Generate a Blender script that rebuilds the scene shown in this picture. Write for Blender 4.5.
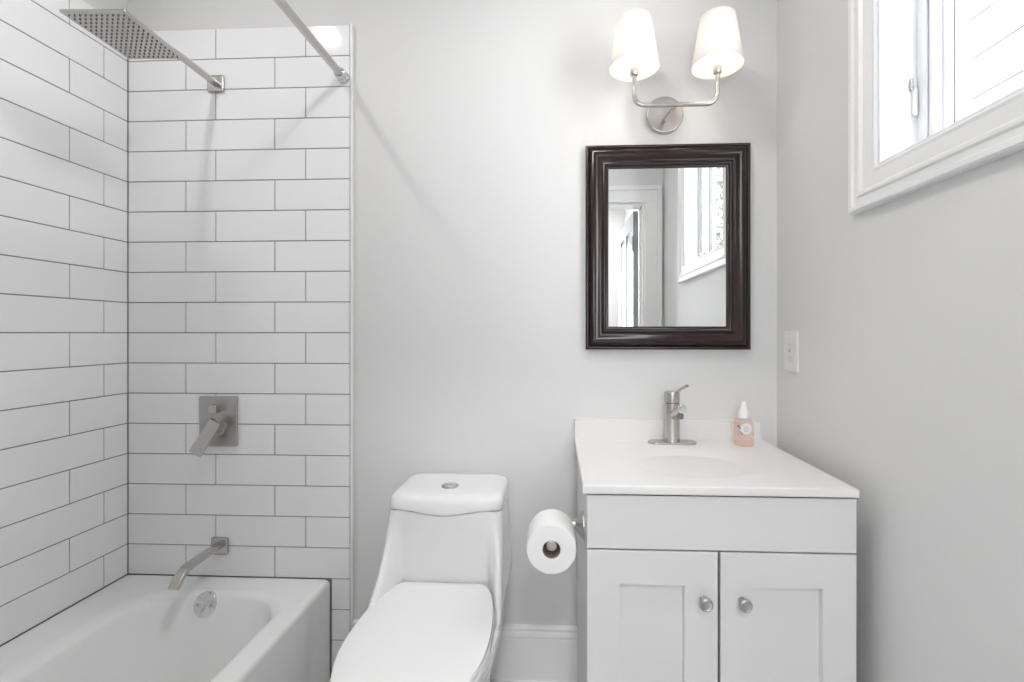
import bpy, bmesh, math, random
from mathutils import Vector, Matrix
random.seed(7)
PI = math.pi
scene = bpy.context.scene
for o in list(bpy.data.objects):
    bpy.data.objects.remove(o)

# ------------------------------------------------------------------ camera
cam_d = bpy.data.cameras.new('camera')
cam = bpy.data.objects.new('camera', cam_d)
scene.collection.objects.link(cam)
scene.camera = cam
cam.location = (0, -1.58, 1.155)
cam.rotation_euler = (PI / 2, 0, math.atan(22 / 480))
cam_d.sensor_width = 36
cam_d.lens = 480 / 1024 * 36
cam_d.shift_x = -21 / 1024
cam_d.shift_y = -8 / 1024
cam_d.clip_start = 0.01

# ------------------------------------------------------------------ world, exposure
world = bpy.data.worlds.new('overcast_sky')
scene.world = world
world.use_nodes = True
bg = world.node_tree.nodes['Background']
bg.inputs[0].default_value = (0.965, 0.975, 1.0, 1)
bg.inputs[1].default_value = 7.5
scene.view_settings.view_transform = 'Standard'
scene.view_settings.look = 'None'
scene.view_settings.gamma = 1
scene.view_settings.use_curve_mapping = False
scene.view_settings.exposure = 0.46

# lamp powers; room and hall are added fill (the lamps are placed by their fixtures' builders)
P_TUB, P_ROOM_FILL, P_HALL_FILL = 2.0, 3.7, 14.0
C_LED = (1.0, 0.985, 0.975)
C_BULB = (1.0, 0.85, 0.70)

# ------------------------------------------------------------------ materials
def mat(name, col, rough=0.5, metal=0.0, coat=0.0, bump=None, spec=None, var=0.0, aniso=0.0):
    m = bpy.data.materials.new(name)
    m.use_nodes = True
    nt = m.node_tree
    b = nt.nodes['Principled BSDF']
    b.inputs['Base Color'].default_value = (*col, 1)
    b.inputs['Roughness'].default_value = rough
    b.inputs['Metallic'].default_value = metal
    b.inputs['Coat Weight'].default_value = coat
    b.inputs['Coat Roughness'].default_value = 0.05
    if spec is not None:
        b.inputs['Specular IOR Level'].default_value = spec
    tc = nt.nodes.new('ShaderNodeTexCoord')
    if var > 0:
        n = nt.nodes.new('ShaderNodeTexNoise')
        n.inputs['Scale'].default_value = 3
        nt.links.new(tc.outputs['Object'], n.inputs['Vector'])
        mx = nt.nodes.new('ShaderNodeMix'); mx.data_type = 'RGBA'
        mx.inputs[6].default_value = (*[c * (1 - var) for c in col], 1)
        mx.inputs[7].default_value = (*[min(1, c * (1 + var)) for c in col], 1)
        nt.links.new(n.outputs[0], mx.inputs[0])
        nt.links.new(mx.outputs[2], b.inputs['Base Color'])
    if bump:
        n = nt.nodes.new('ShaderNodeTexNoise')
        n.inputs['Scale'].default_value = bump[0]
        n.inputs['Detail'].default_value = 3
        nt.links.new(tc.outputs['Object'], n.inputs['Vector'])
        bp = nt.nodes.new('ShaderNodeBump')
        bp.inputs['Strength'].default_value = bump[1]
        bp.inputs['Distance'].default_value = bump[2]
        nt.links.new(n.outputs[0], bp.inputs['Height'])
        nt.links.new(bp.outputs[0], b.inputs['Normal'])
    return m

def emit(name, col, s):
    m = bpy.data.materials.new(name); m.use_nodes = True
    nt = m.node_tree; nt.nodes.clear()
    e = nt.nodes.new('ShaderNodeEmission'); o = nt.nodes.new('ShaderNodeOutputMaterial')
    e.inputs[0].default_value = (*col, 1); e.inputs[1].default_value = s
    nt.links.new(e.outputs[0], o.inputs[0])
    return m

M = {}
M['paint'] = mat('wall_paint', (0.75, 0.75, 0.745), 0.55, bump=(220, 0.06, 0.002), spec=0.35)
M['ceil'] = mat('ceiling_paint', (0.82, 0.82, 0.81), 0.8)
M['trimw'] = mat('trim_paint', (0.88, 0.88, 0.875), 0.3, spec=0.4)
M['tile'] = mat('white_glazed_tile', (0.925, 0.925, 0.935), 0.10, bump=(9, 0.07, 0.004), var=0.012)
M['grout'] = mat('grey_grout', (0.26, 0.25, 0.235), 0.9, bump=(400, 0.3, 0.001))
M['tub'] = mat('tub_enamel', (0.92, 0.92, 0.915), 0.10, coat=0.4)
M['ceramic'] = mat('vitreous_china', (0.85, 0.85, 0.855), 0.08, coat=0.4)
M['plastic'] = mat('seat_plastic', (0.85, 0.85, 0.85), 0.2)
M['marble'] = mat('cultured_marble', (0.82, 0.812, 0.805), 0.3, coat=0.0)
M['cab'] = mat('cabinet_lacquer', (0.74, 0.735, 0.74), 0.4, bump=(60, 0.03, 0.001))
M['nickel'] = mat('brushed_nickel', (0.56, 0.54, 0.515), 0.27, 1.0, bump=(300, 0.05, 0.0005))
M['nickel_dk'] = mat('nickel_matte', (0.50, 0.49, 0.47), 0.36, 1.0)
M['chrome'] = mat('polished_chrome', (0.74, 0.75, 0.77), 0.08, 1.0)
M['rubber'] = mat('grey_rubber', (0.20, 0.195, 0.185), 0.6)
M['espresso'] = mat('espresso_lacquer', (0.020, 0.0075, 0.008), 0.22, coat=0.35, spec=0.3)
M['mirror'] = mat('silvered_glass', (0.90, 0.915, 0.91), 0.0, 1.0)
M['paper'] = mat('tissue_paper', (0.86, 0.86, 0.86), 0.95, bump=(150, 0.25, 0.001))
M['card'] = mat('cardboard_core', (0.33, 0.27, 0.23), 0.9)
M['white'] = mat('white_plastic', (0.83, 0.83, 0.82), 0.3)
M['vinyl'] = mat('window_vinyl', (0.84, 0.85, 0.87), 0.3)
M['gasket'] = mat('dark_gasket', (0.28, 0.28, 0.31), 0.6)
M['dark'] = mat('dark_gap', (0.05, 0.05, 0.05), 0.8)
M['door'] = mat('door_paint', (0.40, 0.42, 0.44), 0.25, spec=0.5)
M['siding'] = mat('white_siding', (0.135, 0.14, 0.15), 0.7)
M['leaf'] = mat('pale_leaf', (0.06, 0.07, 0.055), 0.6)
M['slot'] = mat('receptacle_shadow_grey', (0.50, 0.50, 0.49), 0.6)
M['bark'] = mat('grey_bark', (0.20, 0.17, 0.15), 0.9)
M['pump'] = mat('soap_pump_plastic', (0.85, 0.85, 0.84), 0.35)
M['label'] = mat('paper_label', (0.80, 0.80, 0.80), 0.6)
M['ink'] = mat('label_ink', (0.20, 0.17, 0.14), 0.6)
M['peachink'] = mat('label_peach_print', (0.80, 0.45, 0.32), 0.6)
M['lens'] = emit('lamp_lens', C_LED, 14)
M['bulb'] = emit('bulb_glow', C_BULB, 15)

# floor tiles (procedural)
m = mat('floor_tile', (0.6, 0.6, 0.6), 0.3); nt = m.node_tree
bk = nt.nodes.new('ShaderNodeTexBrick'); tc = nt.nodes.new('ShaderNodeTexCoord')
bk.inputs['Color1'].default_value = (0.72, 0.72, 0.71, 1); bk.inputs['Color2'].default_value = (0.68, 0.68, 0.675, 1)
bk.inputs['Mortar'].default_value = (0.35, 0.35, 0.34, 1); bk.inputs['Scale'].default_value = 1
bk.inputs['Brick Width'].default_value = 0.6; bk.inputs['Row Height'].default_value = 0.3; bk.inputs['Mortar Size'].default_value = 0.002
nt.links.new(tc.outputs['Object'], bk.inputs['Vector']); nt.links.new(bk.outputs[0], nt.nodes['Principled BSDF'].inputs['Base Color'])
M['floor'] = m

# window glass: clear with a fresnel reflection
m = bpy.data.materials.new('window_glass'); m.use_nodes = True; nt = m.node_tree; nt.nodes.clear()
o_ = nt.nodes.new('ShaderNodeOutputMaterial'); mx = nt.nodes.new('ShaderNodeMixShader')
lw = nt.nodes.new('ShaderNodeLayerWeight'); lw.inputs[0].default_value = 0.5
pw = nt.nodes.new('ShaderNodeMath'); pw.operation = 'POWER'; pw.inputs[1].default_value = 5
fr = nt.nodes.new('ShaderNodeMath'); fr.operation = 'MULTIPLY_ADD'; fr.inputs[1].default_value = .9; fr.inputs[2].default_value = .04
nt.links.new(lw.outputs['Facing'], pw.inputs[0]); nt.links.new(pw.outputs[0], fr.inputs[0])
tr = nt.nodes.new('ShaderNodeBsdfTransparent'); gl = nt.nodes.new('ShaderNodeBsdfGlossy'); gl.inputs['Roughness'].default_value = 0.02
nt.links.new(fr.outputs[0], mx.inputs[0]); nt.links.new(tr.outputs[0], mx.inputs[1]); nt.links.new(gl.outputs[0], mx.inputs[2]); nt.links.new(mx.outputs[0], o_.inputs[0])
M['glass'] = m

def trans(name, dcol, tcol, f, gloss=0.0):
    m = bpy.data.materials.new(name); m.use_nodes = True; nt = m.node_tree; nt.nodes.clear()
    o = nt.nodes.new('ShaderNodeOutputMaterial'); mx = nt.nodes.new('ShaderNodeMixShader'); mx.inputs[0].default_value = f
    d = nt.nodes.new('ShaderNodeBsdfDiffuse'); t = nt.nodes.new('ShaderNodeBsdfTranslucent')
    d.inputs[0].default_value = (*dcol, 1); t.inputs[0].default_value = (*tcol, 1)
    nt.links.new(d.outputs[0], mx.inputs[1]); nt.links.new(t.outputs[0], mx.inputs[2]); nt.links.new(mx.outputs[0], o.inputs[0])
    return m
M['shade'] = trans('linen_shade', (0.85, 0.84, 0.82), (0.92, 0.90, 0.88), 0.30)

m = bpy.data.materials.new('peach_soap'); m.use_nodes = True; nt = m.node_tree; nt.nodes.clear()
o_ = nt.nodes.new('ShaderNodeOutputMaterial'); mx = nt.nodes.new('ShaderNodeMixShader'); mx.inputs[0].default_value = 0.12
tr = nt.nodes.new('ShaderNodeBsdfTransparent'); tr.inputs[0].default_value = (1.0, 0.92, 0.88, 1)
pb = nt.nodes.new('ShaderNodeBsdfPrincipled'); pb.inputs['Base Color'].default_value = (0.86, 0.72, 0.65, 1); pb.inputs['Roughness'].default_value = 0.1
nt.links.new(tr.outputs[0], mx.inputs[1]); nt.links.new(pb.outputs[0], mx.inputs[2]); nt.links.new(mx.outputs[0], o_.inputs[0])
M['soap'] = m

# ------------------------------------------------------------------ helpers
C = scene.collection

def merge(bm, t):
    me = bpy.data.meshes.new('tmp'); t.to_mesh(me); t.free(); bm.from_mesh(me); bpy.data.meshes.remove(me)

def box(bm, x0, x1, y0, y1, z0, z1, bev=0.0, seg=2, mtx=None):
    t = bmesh.new()
    bmesh.ops.create_cube(t, size=1)
    for v in t.verts:
        v.co = Vector(((x0 + x1) / 2 + v.co.x * (x1 - x0), (y0 + y1) / 2 + v.co.y * (y1 - y0), (z0 + z1) / 2 + v.co.z * (z1 - z0)))
    if bev > 0:
        bmesh.ops.bevel(t, geom=t.edges[:], offset=bev, segments=seg, profile=0.5, affect='EDGES')
    if mtx is not None:
        t.transform(mtx)
    merge(bm, t)

def loft(bm, rings, cap0=True, cap1=True, closed=True):
    vs = [[bm.verts.new(p) for p in r] for r in rings]
    n = len(rings[0])
    for a, b in zip(vs[:-1], vs[1:]):
        for i in range(n if closed else n - 1):
            j = (i + 1) % n
            try: bm.faces.new((a[i], a[j], b[j], b[i]))
            except ValueError: pass
    if cap0: bm.faces.new(vs[0][::-1])
    if cap1: bm.faces.new(vs[-1])
    return vs

def lathe(bm, prof, mtx=None, seg=40, cap0=True, cap1=True):
    t = bmesh.new()
    rings = [[(r * math.cos(2 * PI * i / seg), r * math.sin(2 * PI * i / seg), z) for i in range(seg)] for r, z in prof]
    loft(t, rings, cap0, cap1)
    if mtx is not None: t.transform(mtx)
    merge(bm, t)

def along(origin, direction):
    return Matrix.Translation(Vector(origin)) @ Vector(direction).normalized().to_track_quat('Z', 'Y').to_matrix().to_4x4()

def smooth_path(pts, rad, n=6):
    pts = [Vector(p) for p in pts]
    out = [pts[0]]
    for a, b, c in zip(pts[:-2], pts[1:-1], pts[2:]):
        r = min(rad, (b - a).length * .49, (c - b).length * .49)
        p0 = b + (a - b).normalized() * r; p2 = b + (c - b).normalized() * r
        for i in range(n + 1):
            u = i / n
            out.append(p0 * (1 - u) ** 2 + b * 2 * u * (1 - u) + p2 * u * u)
    out.append(pts[-1])
    return out

def sweep(bm, pts, section, up=(0, 0, 1), scales=None):
    """sweep a closed 2-D section (list of (a,b)) along pts"""
    pts = [Vector(p) for p in pts]; up = Vector(up)
    rings = []
    for i, p in enumerate(pts):
        d = (pts[min(i + 1, len(pts) - 1)] - pts[max(i - 1, 0)]).normalized()
        s = d.cross(up)
        if s.length < 1e-3: s = d.cross(Vector((1, 0, 0)))
        s.normalize(); u = s.cross(d).normalized()
        k = scales[i] if scales else 1
        rings.append([p + s * a * k + u * b * k for a, b in section])
    loft(bm, rings)

def circ(r, n=16):
    return [(r * math.cos(2 * PI * i / n), r * math.sin(2 * PI * i / n)) for i in range(n)]

def rrect2(w, h, r, n=4):
    out = []
    for cx, cy, a0 in ((w / 2 - r, h / 2 - r, 0), (-w / 2 + r, h / 2 - r, PI / 2), (-w / 2 + r, -h / 2 + r, PI), (w / 2 - r, -h / 2 + r, 1.5 * PI)):
        for i in range(n + 1):
            a = a0 + PI / 2 * i / n
            out.append((cx + r * math.cos(a), cy + r * math.sin(a)))
    return out

def build(name, bm, material, parent=None, smooth=50, loc=None, wn=True):
    bmesh.ops.recalc_face_normals(bm, faces=bm.faces)
    me = bpy.data.meshes.new(name)
    if loc is not None:
        bm.transform(Matrix.Translation(-Vector(loc)))
    bm.to_mesh(me); bm.free()
    if smooth:
        for p in me.polygons: p.use_smooth = True
        me.set_sharp_from_angle(angle=math.radians(smooth))
    me.materials.append(material)
    o = bpy.data.objects.new(name, me); C.objects.link(o)
    if loc is not None: o.location = loc
    if smooth and wn:
        w_ = o.modifiers.new('weighted_normal', 'WEIGHTED_NORMAL'); w_.mode = 'FACE_AREA'; w_.weight = 60; w_.keep_sharp = True
    if parent:
        o.parent = parent
        o.matrix_parent_inverse = PINV(parent)
    return o

def PINV(p):
    # parts are modelled in world coordinates; only a top-level Empty has an offset
    return Matrix() if p.parent else Matrix.Translation(p.location).inverted()

def thing(name, label, cat, loc, group=None):
    o = bpy.data.objects.new(name, None); C.objects.link(o)
    o.location = loc; o.empty_display_size = 0.05
    o['label'] = label; o['category'] = cat
    if group: o['group'] = group
    return o

def struct(name, bm, m, parent=None, smooth=50):
    o = build(name, bm, m, parent, smooth)
    if not parent: o['kind'] = 'structure'
    return o

def B(): return bmesh.new()

# ------------------------------------------------------------------ room shell
XL, XR, YR, ZC = -1.4531, 0.7141, -1.62, 2.52
XW = XL - 0.01                       # painted left wall plane behind the tiles
WT = 0.16
# window opening on the right wall
WY0, WY1, WZ0, WZ1 = -1.110, -0.491, 1.521, 2.25

bm = B(); box(bm, XW - .1, XR + .1, YR - 1.9, .1, -.1, 0); struct('floor', bm, M['floor'])
bm = B(); box(bm, XW - .1, XR + .1, YR - 1.9, .1, ZC, ZC + .1); struct('ceiling', bm, M['ceil'])
bm = B(); box(bm, XW - .1, XR, 0, .1, 0, ZC); wall_back = struct('wall_back', bm, M['paint'])
bm = B(); box(bm, XW - .1, XW, YR - 1.9, 0, 0, ZC); wall_left = struct('wall_left', bm, M['paint'])
bm = B()
box(bm, XR, XR + WT, YR - 1.9, .1, 0, WZ0)
box(bm, XR, XR + WT, YR - 1.9, .1, WZ1, ZC)
box(bm, XR, XR + WT, YR - 1.9, WY0, WZ0, WZ1)
box(bm, XR, XR + WT, WY1, .1, WZ0, WZ1)
struct('wall_right', bm, M['paint'])
# rear wall with the doorway
DX0, DX1, DZ = -0.19, 0.587, 2.01
bm = B()
box(bm, XW, DX0, YR - .12, YR, 0, ZC); box(bm, DX1, XR, YR - .12, YR, 0, ZC); box(bm, DX0, DX1, YR - .12, YR, DZ, ZC)
struct('wall_rear', bm, M['paint'])
FILL_HW = (-.35, .40, .95, 2.10)            # unseen hall window, added for frontal fill daylight: x0, x1, z0, z1
bm = B(); y0, y1 = YR - 1.9, YR - 1.8
box(bm, XW, FILL_HW[0], y0, y1, 0, ZC); box(bm, FILL_HW[1], XR, y0, y1, 0, ZC)
box(bm, FILL_HW[0], FILL_HW[1], y0, y1, 0, FILL_HW[2]); box(bm, FILL_HW[0], FILL_HW[1], y0, y1, FILL_HW[3], ZC); struct('wall_hall', bm, M['paint'])
bm = B()
for a, b in ((FILL_HW[0], FILL_HW[0] + .05), (FILL_HW[1] - .05, FILL_HW[1]), ((FILL_HW[0] + FILL_HW[1]) / 2 - .02, (FILL_HW[0] + FILL_HW[1]) / 2 + .02)): box(bm, a, b, y0 + .01, y0 + .06, FILL_HW[2] + .05, FILL_HW[3] - .05, .003)
box(bm, FILL_HW[0], FILL_HW[1], y0 + .01, y0 + .06, FILL_HW[2], FILL_HW[2] + .05, .003); box(bm, FILL_HW[0], FILL_HW[1], y0 + .01, y0 + .06, FILL_HW[3] - .05, FILL_HW[3], .003)
fill_win = struct('fill_window', bm, M['vinyl'])  # frame of the added opening that lets fill daylight in
bm = B(); box(bm, FILL_HW[0] + .05, FILL_HW[1] - .05, y0 + .033, y0 + .037, FILL_HW[2] + .05, FILL_HW[3] - .05); build('window_pane', bm, M['glass'], fill_win)

# door casing and jambs
bm = B()
CW = 0.11
for sx, s in ((DX0, -1), (DX1, 1)):
    x0, x1 = sorted((sx, sx + s * CW * .72))
    box(bm, x0, x1, YR, YR + .016, 0, DZ, .002)
    x0, x1 = sorted((sx + s * CW * .72, sx + s * CW))
    box(bm, x0, x1, YR, YR + .024, 0, DZ + CW * .72, .003)
    x0, x1 = sorted((sx + s * .002, sx - s * .014))
    box(bm, x0, x1, YR - .12, YR + .001, 0, DZ - .014, .001)
    x0, x1 = sorted((sx - s * .014, sx - s * .024))
    box(bm, x0, x1, YR - .075, YR - .04, 0, DZ - .014, .001)
box(bm, DX0 - CW * .72, DX1 + CW * .72, YR, YR + .016, DZ, DZ + CW * .72, .002)
box(bm, DX0 - CW, DX1 + CW, YR, YR + .024, DZ + CW * .72, DZ + CW, .003)
box(bm, DX0 + .002, DX1 - .002, YR - .12, YR + .001, DZ - .014, DZ, .001)
struct('trim_1', bm, M['trimw'])

# open panelled door folded back into the hall
door = B()
dx1 = DX1 - .018; dx0 = dx1 - .035
yd0, yd1 = YR - .13 - .74, YR - .13
for y0, y1 in ((yd0, yd0 + .11), (yd1 - .11, yd1)): box(door, dx0, dx1, y0, y1, .01, DZ - .02, .001)
for z0, z1 in ((0.01, .24), (.95, 1.09), (DZ - .13, DZ - .02)): box(door, dx0, dx1, yd0 + .11, yd1 - .11, z0, z1, .001)
ym = (yd0 + yd1) / 2
for z0, z1 in ((.24, .95), (1.09, DZ - .13)):
    box(door, dx0, dx1, ym - .05, ym + .05, z0, z1, .001)
    for ya, yb in ((yd0 + .11, ym - .05), (ym + .05, yd1 - .11)):
        box(door, dx0 + .010, dx1 - .010, ya, yb, z0, z1)
        box(door, dx0 + .004, dx1 - .004, ya + .03, yb - .03, z0 + .03, z1 - .03, .004)
door_o = struct('door_1', door, M['door'])
for z in (.25, 1.02, 1.763):
    bm = B()
    lathe(bm, [(.006, -.05), (.006, .05)], Matrix.Translation((dx0 - .004, YR - .126, z)))
    box(bm, dx0 - .003, dx0, YR - .17, YR - .126, z - .045, z + .045, .0005)
    box(bm, DX1 - .0275, DX1 - .0255, YR - .124, YR - .09, z - .045, z + .045, .0005)
    build('hinge', bm, M['nickel'], door_o)
bm = B()
lathe(bm, [(.026, 0), (.026, .006), (.010, .008), (.010, .035), (.022, .042), (.027, .055), (.022, .066), (.006, .069)], along((dx0, yd0 + .06, .95), (-1, 0, 0)), 24)
build('door_knob', bm, M['nickel'], door_o)

# baseboards: moulded profile extruded along the wall
BP = [(0, 0), (.015, 0), (.015, .150), (.0125, .156), (.0165, .160), (.0165, .172), (.012, .176), (.012, .182), (.0145, .186), (.013, .192), (.007, .195), (0, .195)]
def baseboard(name, p0, p1, nrm):
    p0, p1, nrm = Vector(p0), Vector(p1), Vector(nrm)
    bm = B()
    loft(bm, [[p + nrm * a + Vector((0, 0, b)) for a, b in BP] for p in (p0, p1)])
    q = [(.013, 0), (.028, 0), (.028, .012), (.024, .018), (.018, .020), (.013, .020)]
    loft(bm, [[p + nrm * a + Vector((0, 0, b)) for a, b in q] for p in (p0, p1)])
    struct(name, bm, M['trimw'], smooth=50)
baseboard('baseboard_back', (-.671, 0, 0), (XR, 0, 0), (0, -1, 0))
baseboard('baseboard_right', (XR, -.02, 0), (XR, YR + .03, 0), (-1, 0, 0))
baseboard('baseboard_hall', (XW, YR - 1.8, 0), (XR, YR - 1.8, 0), (0, 1, 0))

# ------------------------------------------------------------------ shower tiles
Z0, PITCH = 0.3343, 0.1027
G = 0.0015
ZT = Z0 + 18 * PITCH
TD = .006                               # grout plane depth; tiles stand .004 proud of it
def tile_wall(bm, u0, u1, joints, rows, place):
    for r in rows:
        z0, z1 = Z0 + r * PITCH, Z0 + (r + 1) * PITCH
        if z0 < 0: z0 = 0
        js = [u for u in joints[r % 2] if u0 + .01 < u < u1 - .01]
        edges = [u0] + js + [u1]
        for a, b in zip(edges[:-1], edges[1:]):
            t = B()
            bmesh.ops.create_cube(t, size=1)
            du, dz, dn = (b - a) - 2 * G, (z1 - z0) - 2 * G, .008
            rx, rz = random.gauss(0, .0011), random.gauss(0, .0022)
            for v in t.verts:
                v.co = Vector((v.co.x * du, v.co.y * dn, v.co.z * dz))
            bmesh.ops.bevel(t, geom=t.edges[:], offset=.0012, segments=2, profile=0.5, affect='EDGES')
            t.transform(Matrix.Rotation(rx, 4, 'Z') @ Matrix.Rotation(rz, 4, 'X'))
            for v in t.verts: v.co = place((a + b) / 2 + v.co.x, v.co.y, (z0 + z1) / 2 + v.co.z)
            merge(bm, t)
XT = -0.6825
ev = [-1.2495 + .3095 * k for k in range(4)]; od = [-1.1450 + .3110 * k for k in range(4)]
bm = B()
tile_wall(bm, XL, XT, (ev, od), range(0, 18), lambda u, n, z: Vector((u, -.006 + n, z)))
tile_wall(bm, -.746, XT, ([], []), range(-4, 0), lambda u, n, z: Vector((u, -.006 + n, z)))
o = struct('wall_tiles', bm, M['tile'], wall_back)
bm = B(); box(bm, XL - .008, XT, -.0075, 0, 0, ZT - .001); o = struct('grout_bed', bm, M['grout'], wall_back)
evl = [-.096 - .310 * k for k in range(6)][::-1]; odl = [-.206 - .310 * k for k in range(6)][::-1]
bm = B()
tile_wall(bm, YR, -.010, (evl, odl), range(0, 18), lambda u, n, z: Vector((XW + .006 - n, u, z)))
o = struct('wall_tiles', bm, M['tile'], wall_left)
bm = B(); box(bm, XW, XW + .0075, YR, 0, 0, ZT - .001); o = struct('grout_bed', bm, M['grout'], wall_left)
bm = B(); box(bm, XT + .0012, XT + .010, -.013, 0, 0, ZT + .002, .002); struct('trim_2', bm, M['trimw'])

# ------------------------------------------------------------------ window on the right wall
CWN = .085
win = None
bm = B()
# casing rings: (inset from the outer edge, how far it stands off the wall)
prof = [(0, 0), (0, .016), (.004, .020), (.014, .020), (.018, .015), (.030, .015), (.034, .019), (.040, .019), (.046, .013), (.075, .010), (.081, .012), (.085, .010), (.087, -.005)]
def rect_ring(y0, y1, z0, z1, ins, h, x):
    return [(x - h, y0 + ins, z0 + ins), (x - h, y1 - ins, z0 + ins), (x - h, y1 - ins, z1 - ins), (x - h, y0 + ins, z1 - ins)]
loft(bm, [rect_ring(WY0 - CWN, WY1 + CWN, WZ0 - CWN, WZ1 + CWN, a, b, XR) for a, b in prof], False, False)
win = struct('window_1', bm, M['trimw'], smooth=20)
# jamb liner, fixed frame, sash
bm = B()
def frame(bm, x0, x1, ins0, ins1, bev=.0015):
    y0, y1, z0, z1 = WY0 + ins0, WY1 - ins0, WZ0 + ins0, WZ1 - ins0
    w = ins1 - ins0
    box(bm, x0, x1, y0, y0 + w, z0, z1, bev); box(bm, x0, x1, y1 - w, y1, z0, z1, bev)
    box(bm, x0, x1, y0 + w, y1 - w, z0, z0 + w, bev); box(bm, x0, x1, y0 + w, y1 - w, z1 - w, z1, bev)
frame(bm, XR - .006, XR + WT, 0, .008)
build('window_jamb', bm, M['vinyl'], win)
def frame2(bm, x0, x1, s0, s1, b0, b1, bev=.0015):
    # side members s0..s1 in from the opening, top and bottom members b0..b1
    y0, y1, z0, z1 = WY0, WY1, WZ0, WZ1
    box(bm, x0, x1, y0 + s0, y0 + s1, z0 + b0, z1 - b0, bev); box(bm, x0, x1, y1 - s1, y1 - s0, z0 + b0, z1 - b0, bev)
    box(bm, x0, x1, y0 + s1, y1 - s1, z0 + b0, z0 + b1, bev); box(bm, x0, x1, y0 + s1, y1 - s1, z1 - b1, z1 - b0, bev)
bm = B(); frame2(bm, XR + .072, XR + .155, .008, .034, .008, .017); build('window_frame', bm, M['vinyl'], win)
bm = B(); frame2(bm, XR + .082, XR + .15, .034, .0365, .017, .018, 0); build('gasket', bm, M['gasket'], win)
bm = B(); frame2(bm, XR + .075, XR + .14, .0365, .052, .018, .028, .003); frame2(bm, XR + .092, XR + .14, .052, .060, .028, .034, .002)
sash = build('window_sash', bm, M['vinyl'], win)
bm = B(); frame2(bm, XR + .108, XR + .135, .060, .0625, .034, .036, 0); build('gasket', bm, M['gasket'], sash)
bm = B(); box(bm, XR + .116, XR + .120, WY0 + .0605, WY1 - .0605, WZ0 + .0345, WZ1 - .0345); build('window_pane', bm, M['glass'], sash)
# latch lever on the near side and the folded crank on the sill
bm = B()
box(bm, XR + .060, XR + .070, WY1 - .016, WY1 - .008, 1.625, 1.685, .003)
build('latch', bm, M['white'], win)
bm = B(); box(bm, XR + .055, XR + .061, WY1 - .015, WY1 - .009, 1.680, 1.706, .001); build('latch_tip', bm, M['nickel'], win)
bm = B()
box(bm, XR + .030, XR + .062, -.93, -.84, WZ0 + .008, WZ0 + .022, .004)
sweep(bm, smooth_path([(XR + .046, -.87, WZ0 + .020), (XR + .040, -.88, WZ0 + .034), (XR + .036, -.93, WZ0 + .030)], .01), circ(.005, 10))
lathe(bm, [(.004, 0), (.009, .002), (.009, .014), (.004, .016)], along((XR + .036, -.93, WZ0 + .030), (-1, 0, .3)), 16)
build('crank', bm, M['nickel'], win)

# ------------------------------------------------------------------ outside
bm = B()
for k in range(14):
    z = -.5 + k * .40
    vs = [(4.2, -3.2, z), (4.2, 6, z), (4.16, 6, z), (4.16, -3.2, z)]
    vt = [(4.2, -3.2, z + .395), (4.2, 6, z + .395), (4.18, 6, z + .395), (4.18, -3.2, z + .395)]
    loft(bm, [vs, vt])
hs = thing('neighbouring_house', 'pale clapboard house wall seen washed out through the window', 'house', (4.2, -1, -.5))
build('siding', bm, M['siding'], hs, smooth=0)
tree = thing('garden_tree', 'leafy tree outside, dappled in the window pane that the mirror reflects', 'tree', (2.6, -5.2, -.5))
bm = B(); sweep(bm, [(2.6, -5.2, -.5), (2.62, -5.15, 1), (2.55, -5.2, 2.2), (2.6, -5.1, 3.6)], circ(.09, 10), up=(0, 1, 0), scales=[1, .8, .6, .25])
build('trunk', bm, M['bark'], tree)
bm = B()
for k in range(2600):
    a, b, r = random.uniform(0, 2 * PI), math.acos(random.uniform(-1, 1)), random.uniform(.3, 1) ** .5
    p = Vector((2.6 + .95 * r * math.sin(b) * math.cos(a), -5.2 + 1.1 * r * math.sin(b) * math.sin(a), 3.2 + 1.5 * r * math.cos(b)))
    u = Vector((random.gauss(0, 1), random.gauss(0, 1), random.gauss(0, 1))).normalized(); v = u.orthogonal().normalized()
    bm.faces.new([bm.verts.new(p + u * .05), bm.verts.new(p + v * .025), bm.verts.new(p - u * .05), bm.verts.new(p - v * .025)])
build('foliage', bm, M['leaf'], tree, smooth=0)

# ------------------------------------------------------------------ bathtub
tub = thing('bathtub', 'white alcove bathtub with flat apron set against the tiled walls', 'bathtub', (-1.10, -.8, 0))
TX0, TX1, TY0, TY1, TZ = XL + .001, -.7495, YR + .004, -.0115, .333
def rr(x0, x1, y0, y1, r, z, n=10):
    return [((x0 + x1) / 2 + a, (y0 + y1) / 2 + b, z) for a, b in rrect2(x1 - x0, y1 - y0, r, n)]
def lerp(a, b, t): return a + (b - a) * t
rings = [rr(TX0, TX1, TY0, TY1, .002, 0), rr(TX0, TX1, TY0, TY1, .002, TZ - .016)]
for k in range(1, 6):
    a = PI / 2 * k / 5; i = .016 * (1 - math.cos(a))
    rings.append(rr(TX0 + 0, TX1 - i, TY0 + 0, TY1, .002 + i * .4, TZ - .016 + .016 * math.sin(a)))
rings.append(rr(TX0 + .003, TX1 - .019, TY0 + .003, TY1 - .003, .010, TZ))
ix0, ix1, iy0, iy1 = -1.300, -.822, -1.50, -.108
for k in range(9):                       # soft rolled lip into the basin
    a = PI / 2 * k / 8 * .82
    e = 1 - math.sin(a)
    rings.append(rr(ix0 + .012 - .050 * e, ix1 - .008 + .030 * e, iy0 + .02 - .05 * e, iy1 - .008 + .028 * e, .13 + .01 * (1 - e), TZ - .024 * (1 - math.cos(a))))
bx0, bx1, by0, by1 = -1.215, -.900, -1.20, -.210
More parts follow.
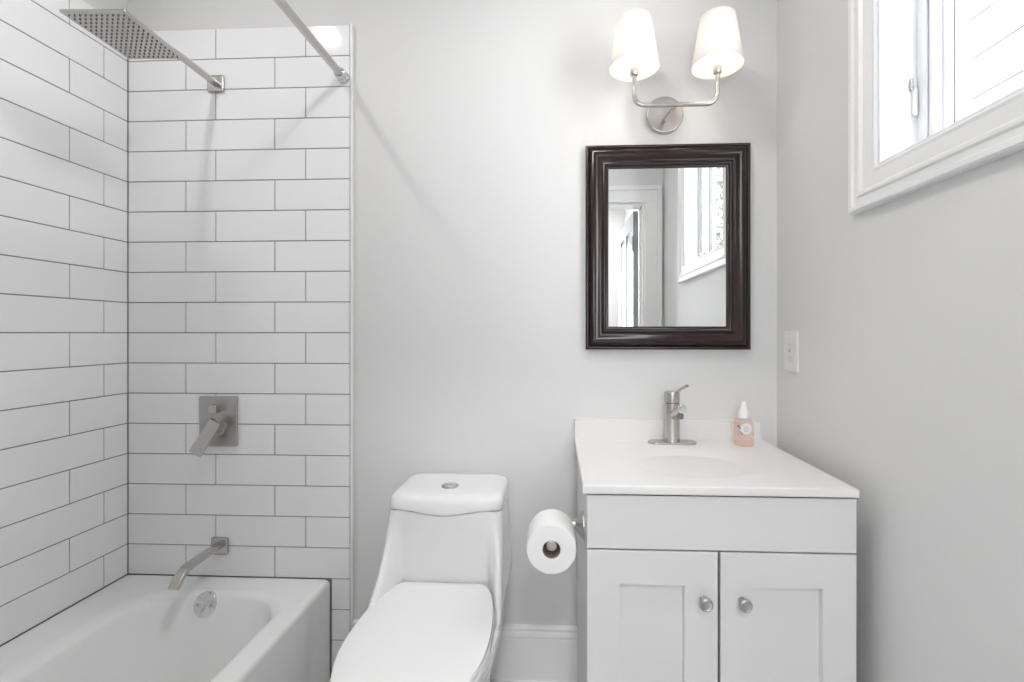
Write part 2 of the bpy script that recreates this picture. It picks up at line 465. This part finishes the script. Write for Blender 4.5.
for t, z in ((.04, .302), (.14, .275), (.30, .232), (.48, .18), (.64, .125), (.78, .085), (.92, .06)):
    rings.append(rr(lerp(ix0 + .012, bx0, t), lerp(ix1 - .008, bx1, t), lerp(iy0 + .02, by0, t), lerp(iy1 - .008, by1, t), .14 - .02 * t, z))
rings.append(rr(bx0 + .02, bx1 - .02, by0 + .02, by1 - .02, .11, .050))
rings.append(rr(bx0 + .08, bx1 - .08, by0 + .08, by1 - .08, .06, .046))
bm = B(); loft(bm, rings); build('tub_body', bm, M['tub'], tub, smooth=80, wn=False)
# overflow plate on the sloping end wall
nrm = Vector((0, -.93, .30)).normalized()
oc = Vector((-1.098, -.116, .299))
bm = B(); lathe(bm, [(.034, -.02), (.038, -.006), (.038, .003), (.035, .007), (.010, .009), (.004, .009)], along(oc, nrm), 40)
ov = build('overflow_plate', bm, M['chrome'], tub)
fr_ = along(oc, nrm)
for s in (-1, 1):
    bm = B(); lathe(bm, [(.005, .006), (.005, .0095), (.002, .010)], fr_ @ Matrix.Translation((s * .022, 0, 0)), 14)
    build('screw', bm, M['nickel_dk'], ov)
bm = B(); sweep(bm, [oc + nrm * .008, oc + nrm * .016 + Vector((-.006, 0, -.010)), oc + nrm * .014 + Vector((-.015, 0, -.026))], rrect2(.010, .005, .002), up=nrm)
build('trip_lever', bm, M['chrome'], ov)

# ------------------------------------------------------------------ tub spout
sp = thing('tub_spout', 'brushed nickel wall spout with square flange above the tub end', 'faucet', (-1.126, -.010, .444))
bm = B(); box(bm, -1.155, -1.097, -.020, -.010, .411, .468, .007, 3); build('flange', bm, M['nickel'], sp)
bm = B()
pts = smooth_path([(-1.128, -.018, .442), (-1.128, -.172, .436), (-1.128, -.210, .396)], .036, 8)
sweep(bm, pts, rrect2(.030, .016, .004, 3))
build('spout_arm', bm, M['nickel'], sp)

# ------------------------------------------------------------------ shower valve
va = thing('shower_valve', 'rectangular nickel shower valve plate with slanted lever on the tiles', 'shower valve', (-1.13, -.010, .858))
bm = B(); box(bm, -1.195, -1.0645, -.022, -.010, .774, .943, .004, 2); build('valve_plate', bm, M['nickel_dk'], va)
bm = B(); box(bm, -1.143, -1.117, -.048, -.020, .890, .916, .003); build('diverter_knob', bm, M['nickel'], va)
bm = B()
lathe(bm, [(.024, 0), (.024, .012), (.019, .014), (.019, .045), (.017, .047)], along((-1.121, -.021, .838), (0, -1, 0)), 32)
hub = build('valve_hub', bm, M['nickel_dk'], va)
bm = B()
sweep(bm, [(-1.104, -.064, .867), (-1.121, -.066, .838), (-1.150, -.074, .788), (-1.164, -.078, .764)], rrect2(.040, .012, .003, 3), up=(0, -1, 0))
build('lever', bm, M['nickel'], hub)

# ------------------------------------------------------------------ shower head
sh = thing('rain_shower', 'flat square nickel rain shower head on a wall arm', 'shower head', (-1.1396, -.010, 1.994))
bm = B(); box(bm, -1.169, -1.111, -.021, -.010, 1.966, 2.022, .007, 3); build('flange', bm, M['nickel'], sh)
bm = B()
HX, HY, HZ = -1.1105, -.383, 1.922
sweep(bm, smooth_path([(-1.1396, -.018, 1.994), (-1.1350, -.165, 1.995), (HX, HY + .03, 1.962), (HX, HY, 1.936)], .03, 6), circ(.011, 18))
build('shower_arm', bm, M['nickel'], sh)
hm = Matrix.Translation((HX, HY, HZ)) @ Matrix.Rotation(.05, 4, 'Z')
bm = B(); box(bm, -.079, .079, -.100, .100, 0, .008, .003, 2, hm)
lathe(bm, [(.028, .006), (.026, .012), (.015, .016), (.013, .024)], hm, 24)
head = build('head_plate', bm, M['nickel'], sh)
bm = B()
for i in range(11):
    for j in range(13):
        lathe(bm, [(.0023, .001), (.0019, -.002)], hm @ Matrix.Translation((-.066 + .0132 * i, -.087 + .0145 * j, 0)), 8)
nz = build('nozzles', bm, M['rubber'], head); nz['kind'] = 'stuff'

# ------------------------------------------------------------------ shower rod
rod = thing('shower_rod', 'straight nickel shower curtain rod running from the tiled wall overhead', 'curtain rod', (-.7051, -.010, 2.0067))
bm = B(); lathe(bm, [(.012, .03), (.012, 1.59)], along((-.7051, -.010, 2.0067), (0, -1, 0)), 24); build('rod', bm, M['nickel'], rod)
for y, s in ((-.010, -1), (YR + .001, 1)):
    bm = B(); lathe(bm, [(.021, 0), (.021, .006), (.018, .009), (.0155, .012), (.0155, .020), (.0185, .023), (.0185, .030), (.014, .034)], along((-.7051, y, 2.0067), (0, s, 0)), 28)
    build('end_flange', bm, M['chrome'], rod)

# ------------------------------------------------------------------ toilet
TC = -.313
to = thing('toilet', 'white one-piece toilet with closed lid between bathtub and vanity', 'toilet', (TC, -.4, 0))
def sstep(t):
    t = max(0, min(1, t)); return t * t * (3 - 2 * t)
def egg(w, yb, yf, z, wb, n=72, wide=.46, p=1.0):
    """closed outline; w half-width, wb half-width of the squared back"""
    out = []
    yw = yb + (yf - yb) * wide
    for i in range(n):
        a = 2 * PI * i / n                      # 0 = front
        c, s = math.cos(a), math.sin(a)
        if c >= 0:
            out.append((TC + w * s, yw + (yf - yw) * c ** p, z))
        else:
            k = -c
            # back half: squarish superellipse that narrows to wb
            sx = math.copysign(abs(s) ** .55, s); kk = k ** .55
            ww = lerp(w, wb, sstep(kk))
            out.append((TC + ww * sx, yw + (yb - yw) * kk, z))
    return out
bm = B()
rings = [egg(.132, -.05, -.62, 0, .125), egg(.134, -.05, -.62, .02, .126), egg(.128, -.05, -.61, .06, .122), egg(.128, -.05, -.60, .13, .122),
         egg(.134, -.04, -.62, .20, .126), egg(.148, -.03, -.665, .28, .136), egg(.166, -.022, -.71, .35, .150), egg(.175, -.02, -.730, .385, .158),
         egg(.178, -.02, -.737, .405, .160), egg(.174, -.02, -.732, .413, .158), egg(.150, -.03, -.70, .414, .14)]
loft(bm, rings)
NF = 41
def seam(u):
    a = abs(u)
    return -.0065 * math.cos(PI * min(a / .78, 1)) + .0 - (.006 * sstep((a - .78) / .2) if a > .78 else 0)
def tank_ring(w, yb, yw, yc, z, s0, s1, wave=0, bow=0, rb=.03, rf=.03):
    """plan of the tank: straight back and sides, shaped front"""
    pts = []
    for i in range(9):                      # back left corner
        a = PI / 2 * i / 8
        pts.append((TC - w + rb - rb * math.sin(PI / 2 - a) if False else TC - w + rb * (1 - math.cos(PI / 2 - a)), yb - rb * (1 - math.sin(PI / 2 - a)), z))
    pts = pts[::1]
    pts = [(TC - w + rb * (1 - math.sin(t)), yb - rb * (1 - math.cos(t)), z) for t in [PI / 2 * i / 8 for i in range(9)]]
    for i in range(1, 6): pts.append((TC - w, lerp(yb - rb, yw + rf, i / 6), z))
    for i in range(NF):
        u = -1 + 2 * i / (NF - 1)
        u = math.copysign(1 - (1 - abs(u)) ** 1.35, u)
        y = yc + (yw - yc) * sstep((abs(u) - s0) / (s1 - s0)) - bow * (1 - u * u)
        e = (abs(u) * w - (w - rf)) / rf
        if e > 0: y += rf * (1 - math.sqrt(max(0, 1 - e * e)))
        pts.append((TC + w * u, y, z + wave * seam(u)))
    for i in range(1, 6): pts.append((TC + w, lerp(yw + rf, yb - rb, i / 6), z))
    pts += [(TC + w - rb * (1 - math.cos(t)), yb - rb * (1 - math.sin(t)), z) for t in [PI / 2 * i / 8 for i in range(9)]]
    return pts
rings = []
for k in range(23):
    t = k / 22
    z = lerp(.6500, .385, t)
    zz = (.655 - z) / .215
    w = .1635 + .003 * zz + .008 * zz ** 2 - (.03 * (zz - 1.11) / .145 if zz > 1.11 else 0)
    yw = -.241 - .040 * zz - .085 * max(0, zz) ** 2.6 + (.04 * (zz - 1.11) / .145 if zz > 1.11 else 0)
    yc = -.245 + .023 * min(zz, 1)
    wv = max(0, 1 - t * 6)
    rings.append(tank_ring(w, -.014, yw, yc, z, lerp(.72, .70, min(zz, 1)), .98, wave=wv, bow=.012 * (1 - min(zz, 1)), rb=.034, rf=lerp(.028, .018, min(zz, 1))))
loft(bm, rings[::-1])
build('toilet_body', bm, M['ceramic'], to, smooth=55)
# tank lid
bm = B()
rings = []
def lid_ring(ins, z, wave): return tank_ring(.1645 - ins, -.010 - ins * .7, -.2425 + ins, -.2465 + ins, z, .7, .97, wave=wave, bow=.012, rb=.036, rf=.036)
rings.append(tank_ring(.156, -.02, -.232, -.236, .6455, .7, .97, wave=1, bow=.012))
rings.append(tank_ring(.156, -.02, -.232, -.236, .6523, .7, .97, wave=1, bow=.012))
for ins, z, wv in ((.001, .6530, 1), (0, .6555, .95), (0, .668, .6), (.0015, .680, .3), (.005, .688, .1), (.011, .6935, 0), (.020, .6965, 0), (.035, .698, 0), (.07, .699, 0)):
    rings.append(lid_ring(ins, z, wv))
loft(bm, rings)
tl = build('tank_lid', bm, M['ceramic'], to, smooth=60)
bm = B(); lathe(bm, [(.026, 0), (.026, .003), (.023, .0045), (.021, .0035), (.003, .0035)], Matrix.Translation((TC, -.162, .698)), 36)
fb = build('flush_button', bm, M['nickel_dk'], tl)
for s in (-1, 1):
    bm = B()
    pts = [(.0195 * math.cos(a), .0195 * math.sin(a)) for a in [PI * i / 16 for i in range(17)]]
    loft(bm, [[(TC + x, -.162 + s * (y + .0012), z) for x, y in pts] for z in (.7, .7035)])
    build('button_half', bm, M['chrome'], fb)
# seat ring and lid
def seat_out(w, yb, yf, wb, z, n=90):
    """flat back of half-width wb, widest w near the middle, elliptical front"""
    yw = yb + (yf - yb) * .47
    out = []
    m_ = n // 2
    right = []
    for i in range(m_ + 1):
        a = PI * i / m_                        # 0 front .. pi back
        c = math.cos(a)
        if c >= 0: x, y = w * math.sin(a), yw + (yf - yw) * c
        else:
            k = -c
            x = wb + (w - wb) * math.sqrt(max(0, 1 - k ** 2.1)); y = yw + (yb - yw) * k
        right.append((x, y))
    out = [(TC - .006 + x, y, z) for x, y in right] + [(TC - .006 - x, y, z) for x, y in right[::-1][:-1]]
    return out
bm = B()
loft(bm, [seat_out(w, b, f, wb, z) for w, b, f, wb, z in (
    (.158, -.235, -.730, .108, .414), (.168, -.225, -.740, .118, .417), (.171, -.224, -.743, .120, .423), (.168, -.225, -.740, .118, .430), (.158, -.235, -.730, .108, .4325))])
build('toilet_seat', bm, M['plastic'], to, smooth=50)
bm = B()
loft(bm, [seat_out(w, b, f, wb, z) for w, b, f, wb, z in (
    (.154, -.240, -.730, .102, .4325), (.166, -.232, -.738, .1075, .434), (.1685, -.230, -.741, .1085, .439), (.167, -.231, -.739, .1075, .4455), (.162, -.235, -.733, .104, .448), (.12, -.26, -.69, .08, .4505), (.05, -.38, -.55, .03, .451))])
build('toilet_seat_lid', bm, M['plastic'], to, smooth=40)
for s in (-1, 1):
    bm = B(); box(bm, TC + s * .075 - .018, TC + s * .075 + .018, -.235, -.212, .414, .440, .004)
    build('seat_hinge', bm, M['plastic'], to)

# ------------------------------------------------------------------ vanity
VX0, VX1, VF = .0722, .6665, -.488
van = thing('vanity_cabinet', 'pale grey two-door shaker vanity cabinet in the right corner', 'cabinet', (.368, -.24, 0))
bm = B()
box(bm, VX0, VX0 + .018, VF + .020, -.018, 0, .790, .001); box(bm, VX1 - .018, VX1, VF + .020, -.018, 0, .790, .001)
box(bm, VX0 + .018, VX1 - .018, -.030, -.018, .08, .79); box(bm, VX0 + .018, VX1 - .018, VF + .020, -.030, .09, .108)
box(bm, VX0 + .018, VX1 - .018, VF + .075, VF + .093, 0, .09)
box(bm, VX0 + .018, VX1 - .018, VF + .020, VF + .038, .640, .790); box(bm, VX0 + .018, VX1 - .018, VF + .020, VF + .038, .108, .13)
box(bm, VX0 + .018, VX0 + .04, VF + .020, VF + .038, .13, .64); box(bm, VX1 - .04, VX1 - .018, VF + .020, VF + .038, .13, .64)
build('cabinet_body', bm, M['cab'], van)
bm = B(); box(bm, VX0 + .0005, VX1 - .0005, VF, VF + .018, .6675, .7880, .0015); build('false_drawer_front', bm, M['cab'], van)
def shaker(x0, x1, z0, z1, st_l, st_r, rail):
    bm = B()
    # raised frame with a bevelled step down to the flat panel
    def ring(i_l, i_r, i_z, y): return [(x0 + i_l, y, z0 + i_z), (x1 - i_r, y, z0 + i_z), (x1 - i_r, y, z1 - i_z), (x0 + i_l, y, z1 - i_z)]
    e = .0015
    loft(bm, [ring(0, 0, 0, VF + .018), ring(0, 0, 0, VF + e), ring(e, e, e, VF), ring(st_l, st_r, rail, VF), ring(st_l + .002, st_r + .002, rail + .0015, VF + .011)])
    return bm
for x0, x1, kx in ((VX0 + .0003, .3642, .3318), (.3700, VX1 - .0003, .4163)):
    w = .0735
    d = build('door', shaker(x0, x1, .112, .6635, w, w, .076), M['cab'], van, smooth=20)
    bm = B(); lathe(bm, [(.0075, 0), (.0065, .004), (.0060, .012), (.0095, .016), (.0140, .020), (.0148, .024), (.0138, .027), (.0110, .0285), (.0095, .0270), (.003, .0268)], along((kx, VF, .559), (0, -1, 0)), 32)
    build('knob', bm, M['nickel_dk'], d)

# vanity top with moulded basin and backsplash
vt = thing('sink_countertop', 'glossy white vanity top with moulded sink basin and low backsplash', 'countertop', (.366, -.24, .791))
CX0, CX1, CY0, CY1, CZT, CZB = .0630, .6685, -.4930, -.0005, .811, .7925
bm = B()
NX, NY = 84, 72
def topz(x, y):
    u, v = (x - .366) / .215, (y + .255) / .165
    r = (abs(u) ** 2.3 + abs(v) ** 2.3) ** (1 / 2.3)
    return CZT - .052 * sstep((1.0 - r) / .95)
xs = [lerp(CX0 + .003, CX1 - .003, i / NX) for i in range(NX + 1)]; ys = [lerp(CY0 + .004, CY1, j / NY) for j in range(NY + 1)]
g = [[bm.verts.new((x, y, topz(x, y))) for y in ys] for x in xs]
for i in range(NX):
    for j in range(NY): bm.faces.new((g[i][j], g[i + 1][j], g[i + 1][j + 1], g[i][j + 1]))
loop = [g[i][0] for i in range(NX + 1)] + [g[NX][j] for j in range(1, NY + 1)] + [g[i][NY] for i in range(NX - 1, -1, -1)] + [g[0][j] for j in range(NY - 1, 0, -1)]
prev = loop
def ex(v, f, z):
    x, y = v.co.x, v.co.y
    nx = x - f * .003 if x < CX0 + .0031 else (x + f * .003 if x > CX1 - .0031 else x)
    ny = y - f * .004 if y < CY0 + .0041 else y
    return (nx, ny, z)
for f, z in ((.6, CZT - .0006), (1.0, CZT - .003), (1.0, CZB + .002), (.8, CZB)):
    cur = [bm.verts.new(ex(v, f, z)) for v in loop]
    for i in range(len(loop)):
        j = (i + 1) % len(loop)
        bm.faces.new((prev[i], prev[j], cur[j], cur[i]))
    prev = cur
build('countertop_slab', bm, M['marble'], vt, smooth=45)
# basin underside (a bowl below the slab, inside the cabinet)
bm = B()
sec = lambda k, z: [(.366 + .215 * k * math.cos(2 * PI * i / 40), -.262 + .160 * k * math.sin(2 * PI * i / 40), z) for i in range(40)]
loft(bm, [sec(1, CZB + .001), sec(.97, .76), sec(.8, .72), sec(.5, .706)])
build('basin_shell', bm, M['marble'], vt)
bm = B()
sx0, sx1, sz1 = CX0, .6540, .8745
t_ = .020
# backsplash: slab whose right end runs down in a small cove
loftpts = [(sx0, CZT - .001), (sx0, sz1 - .004), (sx0 + .004, sz1), (sx1 - .004, sz1), (sx1, sz1 - .004), (sx1 + .0005, .840), (sx1 + .002, .826), (sx1 + .006, .817), (sx1 + .013, CZT - .001)]
def bs(y, i): return [(lerp(x, (sx0 + sx1) / 2, i * .004), y, z - (i * .003 if z > .86 else 0)) for x, z in loftpts]
loft(bm, [bs(0 - .0005, 0), bs(-.017, 0), bs(-.0195, .35), bs(-.0205, 1)])
build('backsplash', bm, M['marble'], vt, smooth=40)
bm = B(); lathe(bm, [(.022, -.006), (.022, .002), (.019, .004), (.016, .002), (.003, .004)], Matrix.Translation((.366, -.255, topz(.366, -.255))), 28)
build('drain', bm, M['chrome'], vt)

# ------------------------------------------------------------------ faucet
FX, FY = .3650, -.062
fa = thing('faucet', 'single-lever brushed nickel faucet on oval plate behind the sink', 'faucet', (FX, FY, CZT))
bm = B()
ov_ = rrect2(.150, .050, .0249, 10)
loft(bm, [[(FX + x * k, FY + y * k, z) for x, y in ov_] for k, z in ((1, CZT), (1, CZT + .004), (.97, CZT + .0065), (.5, CZT + .007))])
build('deck_plate', bm, M['nickel'], fa)
bm = B(); lathe(bm, [(.0235, 0), (.0235, .119), (.0225, .120)], Matrix.Translation((FX, FY, CZT + .006)), 40); build('faucet_body', bm, M['nickel'], fa)
bm = B()
lathe(bm, [(.0225, 0), (.0235, .001), (.0235, .030), (.0215, .0335), (.004, .034)], Matrix.Translation((FX, FY, CZT + .128)), 40)
cap = build('faucet_cap', bm, M['nickel'], fa)
bm = B()
sweep(bm, smooth_path([(FX + .002, FY - .004, CZT + .150), (FX + .016, FY - .030, CZT + .170), (FX + .030, FY - .060, CZT + .186)], .01, 4), rrect2(.013, .007, .003, 3))
build('lever', bm, M['nickel'], cap)
sd = Vector((.10, -1, .42)).normalized()
s0 = Vector((FX, FY, CZT + .083))
bm = B(); lathe(bm, [(.0135, .010), (.0135, .090), (.012, .092)], along(s0, sd), 28)
spo = build('spout', bm, M['nickel'], fa)
bm = B(); lathe(bm, [(.0135, 0), (.0135, .006), (.011, .008)], along(s0 + sd * .0915, sd), 28); build('spout_end', bm, M['chrome'], spo)
bm = B(); lathe(bm, [(.0095, 0), (.0095, .016), (.007, .017)], along(s0 + sd * .078 + Vector((0, 0, -.008)), (0, 0, -1)), 20); build('aerator', bm, M['rubber'], spo)

# ------------------------------------------------------------------ soap bottle
SX, SY = .5755, -.088
so = thing('soap_bottle', 'small clear bottle of peach hand soap with white pump top', 'soap bottle', (SX, SY, CZT))
def sq(w, d, r, z): return [(SX + a, SY + b, z) for a, b in rrect2(w, d, r, 6)]
bm = B()
loft(bm, [sq(.046, .034, .010, CZT + .0005), sq(.051, .040, .012, CZT + .003), sq(.051, .040, .012, CZT + .070), sq(.049, .038, .013, CZT + .078), sq(.040, .032, .0155, CZT + .084), sq(.032, .030, .0149, CZT + .088)])
bb = build('bottle_body', bm, M['soap'], so, smooth=40)
bm = B(); lathe(bm, [(.0185, 0), (.0185, .014), (.0165, .020), (.010, .022)], Matrix.Translation((SX, SY, CZT + .086)), 28); build('collar', bm, M['pump'], so)
bm = B()
lathe(bm, [(.0150, 0), (.0135, .005), (.0100, .010), (.0090, .018), (.0075, .024), (.0045, .028), (.002, .0285)], Matrix.Translation((SX, SY, CZT + .106)), 24)
build('pump_cap', bm, M['pump'], so)
bm = B(); lathe(bm, [(.0165, 0), (.0165, .0008), (.003, .0009)], along((SX - .001, SY - .020, CZT + .056), (0, -1, 0)), 32)
lb = build('label', bm, M['label'], bb)
bm = B()
for k, (w, z) in enumerate(((.012, .061), (.018, .055), (.014, .049))): box(bm, SX - .001 - w / 2, SX - .001 + w / 2, SY - .0216, SY - .0210, CZT + z - .0011, CZT + z + .0011)
build('label_print', bm, M['nickel_dk'], lb)
bm = B()
for k, (w, z) in enumerate(((.034, .030), (.026, .024), (.036, .014), (.030, .008))): box(bm, SX - w / 2, SX + w / 2, SY - .0206, SY - .0201, CZT + z - .0012, CZT + z + .0012)
build('body_print', bm, M['peachink'], bb)
for dx, dz, r in ((-.024, .064, .0035), (-.020, .059, .0025), (-.014, .040, .003), (-.019, .044, .002), (.020, .042, .002)):
    bm = B(); lathe(bm, [(r, 0), (r * .6, .0006)], along((SX + dx, SY - .0200, CZT + dz), (0, -1, 0)), 10)
    build('sprig_print', bm, M['ink'], bb)

# ------------------------------------------------------------------ mirror
mi = thing('wall_mirror', 'dark espresso framed rectangular mirror hung above the vanity', 'mirror', (.3625, 0, 1.431))
MX0, MX1, MZ0, MZ1 = .0993, .6240, 1.1015, 1.7625
mp = [(0, 0), (0, .017), (.0008, .0195), (.0025, .0215), (.005, .0222), (.0075, .0212), (.009, .0190), (.0098, .0165), (.0112, .0160)]
for k in range(17):                      # broad rounded band falling towards the glass
    t = k / 16
    mp.append((.0125 + .040 * t, .0165 + .0125 * math.sin(PI * min(1, t * 1.12 + .02) ** .80) - .002 * t))
mp += [(.0535, .0140), (.0545, .0145), (.0555, .0165), (.0575, .0185), (.060, .0192), (.0625, .0185), (.0645, .0165), (.0655, .0140), (.0665, .0125), (.071, .0120), (.073, .0105), (.075, .0085)]
bm = B()
def mr(i, h): return [(MX0 + i, -h, MZ0 + i), (MX1 - i, -h, MZ0 + i), (MX1 - i, -h, MZ1 - i), (MX0 + i, -h, MZ1 - i)]
loft(bm, [mr(a, b) for a, b in mp] + [mr(.075, .001)], False, False)
build('frame', bm, M['espresso'], mi, smooth=60, wn=False)
bm = B(); i = .0735; box(bm, MX0 + i, MX1 - i, -.0088, -.003, MZ0 + i, MZ1 - i); build('mirror_glass', bm, M['mirror'], mi, smooth=0)

# ------------------------------------------------------------------ sconce
SCX, SCZ, SY_ = .3545, 1.858, -.150
sc = thing('wall_sconce', 'two-arm brushed nickel wall sconce with lit white shades above mirror', 'wall lamp', (.3535, 0, SCZ))
bm = B(); lathe(bm, [(.0590, 0), (.0590, .016), (.0570, .0185), (.0540, .0190), (.0200, .0155), (.003, .0150)], along((.3535, 0, SCZ), (0, -1, 0)), 56); build('backplate', bm, M['nickel'], sc)
bm = B(); lathe(bm, [(.0055, 0), (.0055, .140)], along((.3535, -.012, 1.845), Vector((.0010, -.138, -.018))), 20); build('stem', bm, M['nickel_dk'], sc)
xa, xb = .2335, .4755
bm = B()
sweep(bm, smooth_path([(xa, SY_, 1.918), (xa, SY_, 1.827), (xb, SY_, 1.827), (xb, SY_, 1.918)], .036, 10), circ(.0065, 18), up=(0, 1, 0))
build('arm', bm, M['nickel'], sc)
for x in (xa, xb):
    bm = B(); lathe(bm, [(.006, 0), (.0115, .004), (.0125, .014), (.0125, .022)], Matrix.Translation((x, SY_, 1.912)), 24); build('socket_cup', bm, M['nickel'], sc)
    bm = B(); lathe(bm, [(.0105, 0), (.0105, .041)], Matrix.Translation((x, SY_, 1.934)), 24); build('candle_sleeve', bm, M['white'], sc)
    bm = B()
    lathe(bm, [(.0720, 0), (.0725, .002), (.0500, .141), (.0495, .143), (.0485, .141), (.0710, .002), (.0720, 0)], Matrix.Translation((x, SY_, 1.936)), 64, False, False)
    shd = build('lamp_shade', bm, M['shade'], sc)
    bm = B()
    for k in range(3):
        a = k * 2 * PI / 3 + .5
        sweep(bm, [(x + .012 * math.cos(a), SY_ + .012 * math.sin(a), 1.985), (x + .0665 * math.cos(a), SY_ + .0665 * math.sin(a), 1.965)], circ(.0009, 6))
    lathe(bm, [(.0125, -.001), (.0145, 0), (.0125, .001)], Matrix.Translation((x, SY_, 1.985)), 20, False, False)
    build('shade_spider', bm, M['white'], shd)
    bm = B(); lathe(bm, [(.010, 0), (.016, .012), (.021, .030), (.018, .046), (.008, .054)], Matrix.Translation((x, SY_, 1.975)), 24)
    build('bulb', bm, M['bulb'], sc)

# ------------------------------------------------------------------ wall outlet
ou = thing('wall_outlet', 'white outlet plate on the right wall above the vanity corner', 'outlet', (XR, -.098, 1.101))
bm = B()
def orr(w, h, r, x): return [(x, -.098 + a, 1.101 + b) for a, b in rrect2(w, h, r, 4)]
loft(bm, [orr(.080, .122, .004, XR), orr(.080, .122, .004, XR - .003), orr(.074, .116, .004, XR - .0055), orr(.036, .070, .002, XR - .0055), orr(.035, .069, .002, XR - .004)])
build('cover_plate', bm, M['white'], ou)
bm = B(); loft(bm, [orr(.033, .067, .002, XR - .003), orr(.033, .067, .002, XR - .0065), orr(.031, .065, .002, XR - .007)])
rc = build('receptacle', bm, M['white'], ou)
bm = B()
for z in (1.120, 1.082):
    for s in (-1, 1): box(bm, XR - .0074, XR - .0068, -.098 + s * .0065 - .001, -.098 + s * .0065 + .001, z - .004, z + .004)
    lathe(bm, [(.0022, 0), (.0018, .0004)], along((XR - .0069, -.098, z - .010), (-1, 0, 0)), 10)
box(bm, XR - .0078, XR - .0068, -.104, -.092, 1.0965, 1.1005); box(bm, XR - .0078, XR - .0068, -.104, -.092, 1.1020, 1.1060)
build('slots', bm, M['slot'], rc)

# ------------------------------------------------------------------ toilet paper
AX, AZ = -.0080, .674
ho = thing('toilet_paper_holder', 'nickel toilet paper holder fixed to the side of the vanity', 'paper holder', (VX0, -.370, AZ))
bm = B(); lathe(bm, [(.034, 0), (.034, .004), (.028, .008), (.014, .017), (.010, .022), (.010, .060)], along((VX0, -.370, AZ), (-1, 0, 0)), 36); build('base', bm, M['nickel_dk'], ho)
bm = B()
sweep(bm, smooth_path([(VX0 - .05, -.370, AZ), (AX, -.370, AZ), (AX, -.487, AZ)], .012, 6), circ(.0105, 20))
lathe(bm, [(.0105, 0), (.0125, .002), (.0125, .007), (.008, .010)], along((AX, -.486, AZ), (0, -1, 0)), 24)
build('arm', bm, M['nickel_dk'], ho)
RZ = AZ - .0072
ro = thing('toilet_paper_roll', 'full white toilet paper roll on the nickel holder arm beside vanity', 'toilet paper', (AX, -.445, RZ))
bm = B()
t = B()
RR = .0563
pr = [(.0205, .100), (.0205, .000), (.0210, -.0005), (RR - .004, 0), (RR - .001, .001), (RR, .004), (RR, .097), (RR - .001, .0995), (RR - .004, .100), (.0205, .100)]
lathe(bm, pr, along((AX, -.498, RZ), (0, 1, 0)), 64, False, False)
build('paper', bm, M['paper'], ro)
bm = B(); lathe(bm, [(.0206, .0985), (.0206, .0005), (.0195, .0005), (.0195, .0985), (.0206, .0985)], along((AX, -.498, RZ), (0, 1, 0)), 40, False, False); build('core', bm, M['card'], ro)
bm = B()
pts = [(AX - RR * math.cos(a) - .0006 * math.cos(a), RZ + (RR + .0006) * math.sin(a)) for a in [(-.10 + .5 * i / 10) for i in range(11)]]
loft(bm, [[(x, y, z) for x, z in pts] + [(x - .0007, y, z - .0004) for x, z in pts[::-1]] for y in (-.496, -.400)])
build('loose_sheet', bm, M['paper'], ro)

# ------------------------------------------------------------------ recessed tub light and added fill lamps
def downlight(x, y, power, label, r=.050):
    t = thing('recessed_or_fill_light', label, 'ceiling light', (x, y, ZC))
    bm = B(); lathe(bm, [(r + .028, 0), (r + .028, -.003), (r + .020, -.006), (r + .003, -.004), (r, .000), (r + .028, 0)], Matrix.Translation((x, y, ZC)), 48, False, False); build('trim_ring', bm, M['white'], t)
    bm = B(); lathe(bm, [(r + .002, -.0005), (r + .002, -.0030)], Matrix.Translation((x, y, ZC)), 40); build('lens', bm, M['lens'], t)
    L = bpy.data.lights.new('lamp_light', 'AREA'); L.shape = 'DISK'; L.size = 2 * r; L.energy = power; L.color = C_LED
    lo = bpy.data.objects.new('lamp_light', L); C.objects.link(lo); lo.location = (x, y, ZC - .008); lo.parent = t; lo.matrix_parent_inverse = PINV(t)
downlight(-1.035, -.58, P_TUB, 'round recessed ceiling light above the bathtub', .036)
downlight(-.15, -.85, P_ROOM_FILL, 'unseen fill lamp added over the middle of the bathroom', .11)  # added lamp that evens out the room light
downlight(.15, YR - 1.0, P_HALL_FILL, 'unseen fill lamp added in the hall beyond the doorway', .09)  # added lamp sending frontal fill through the doorway
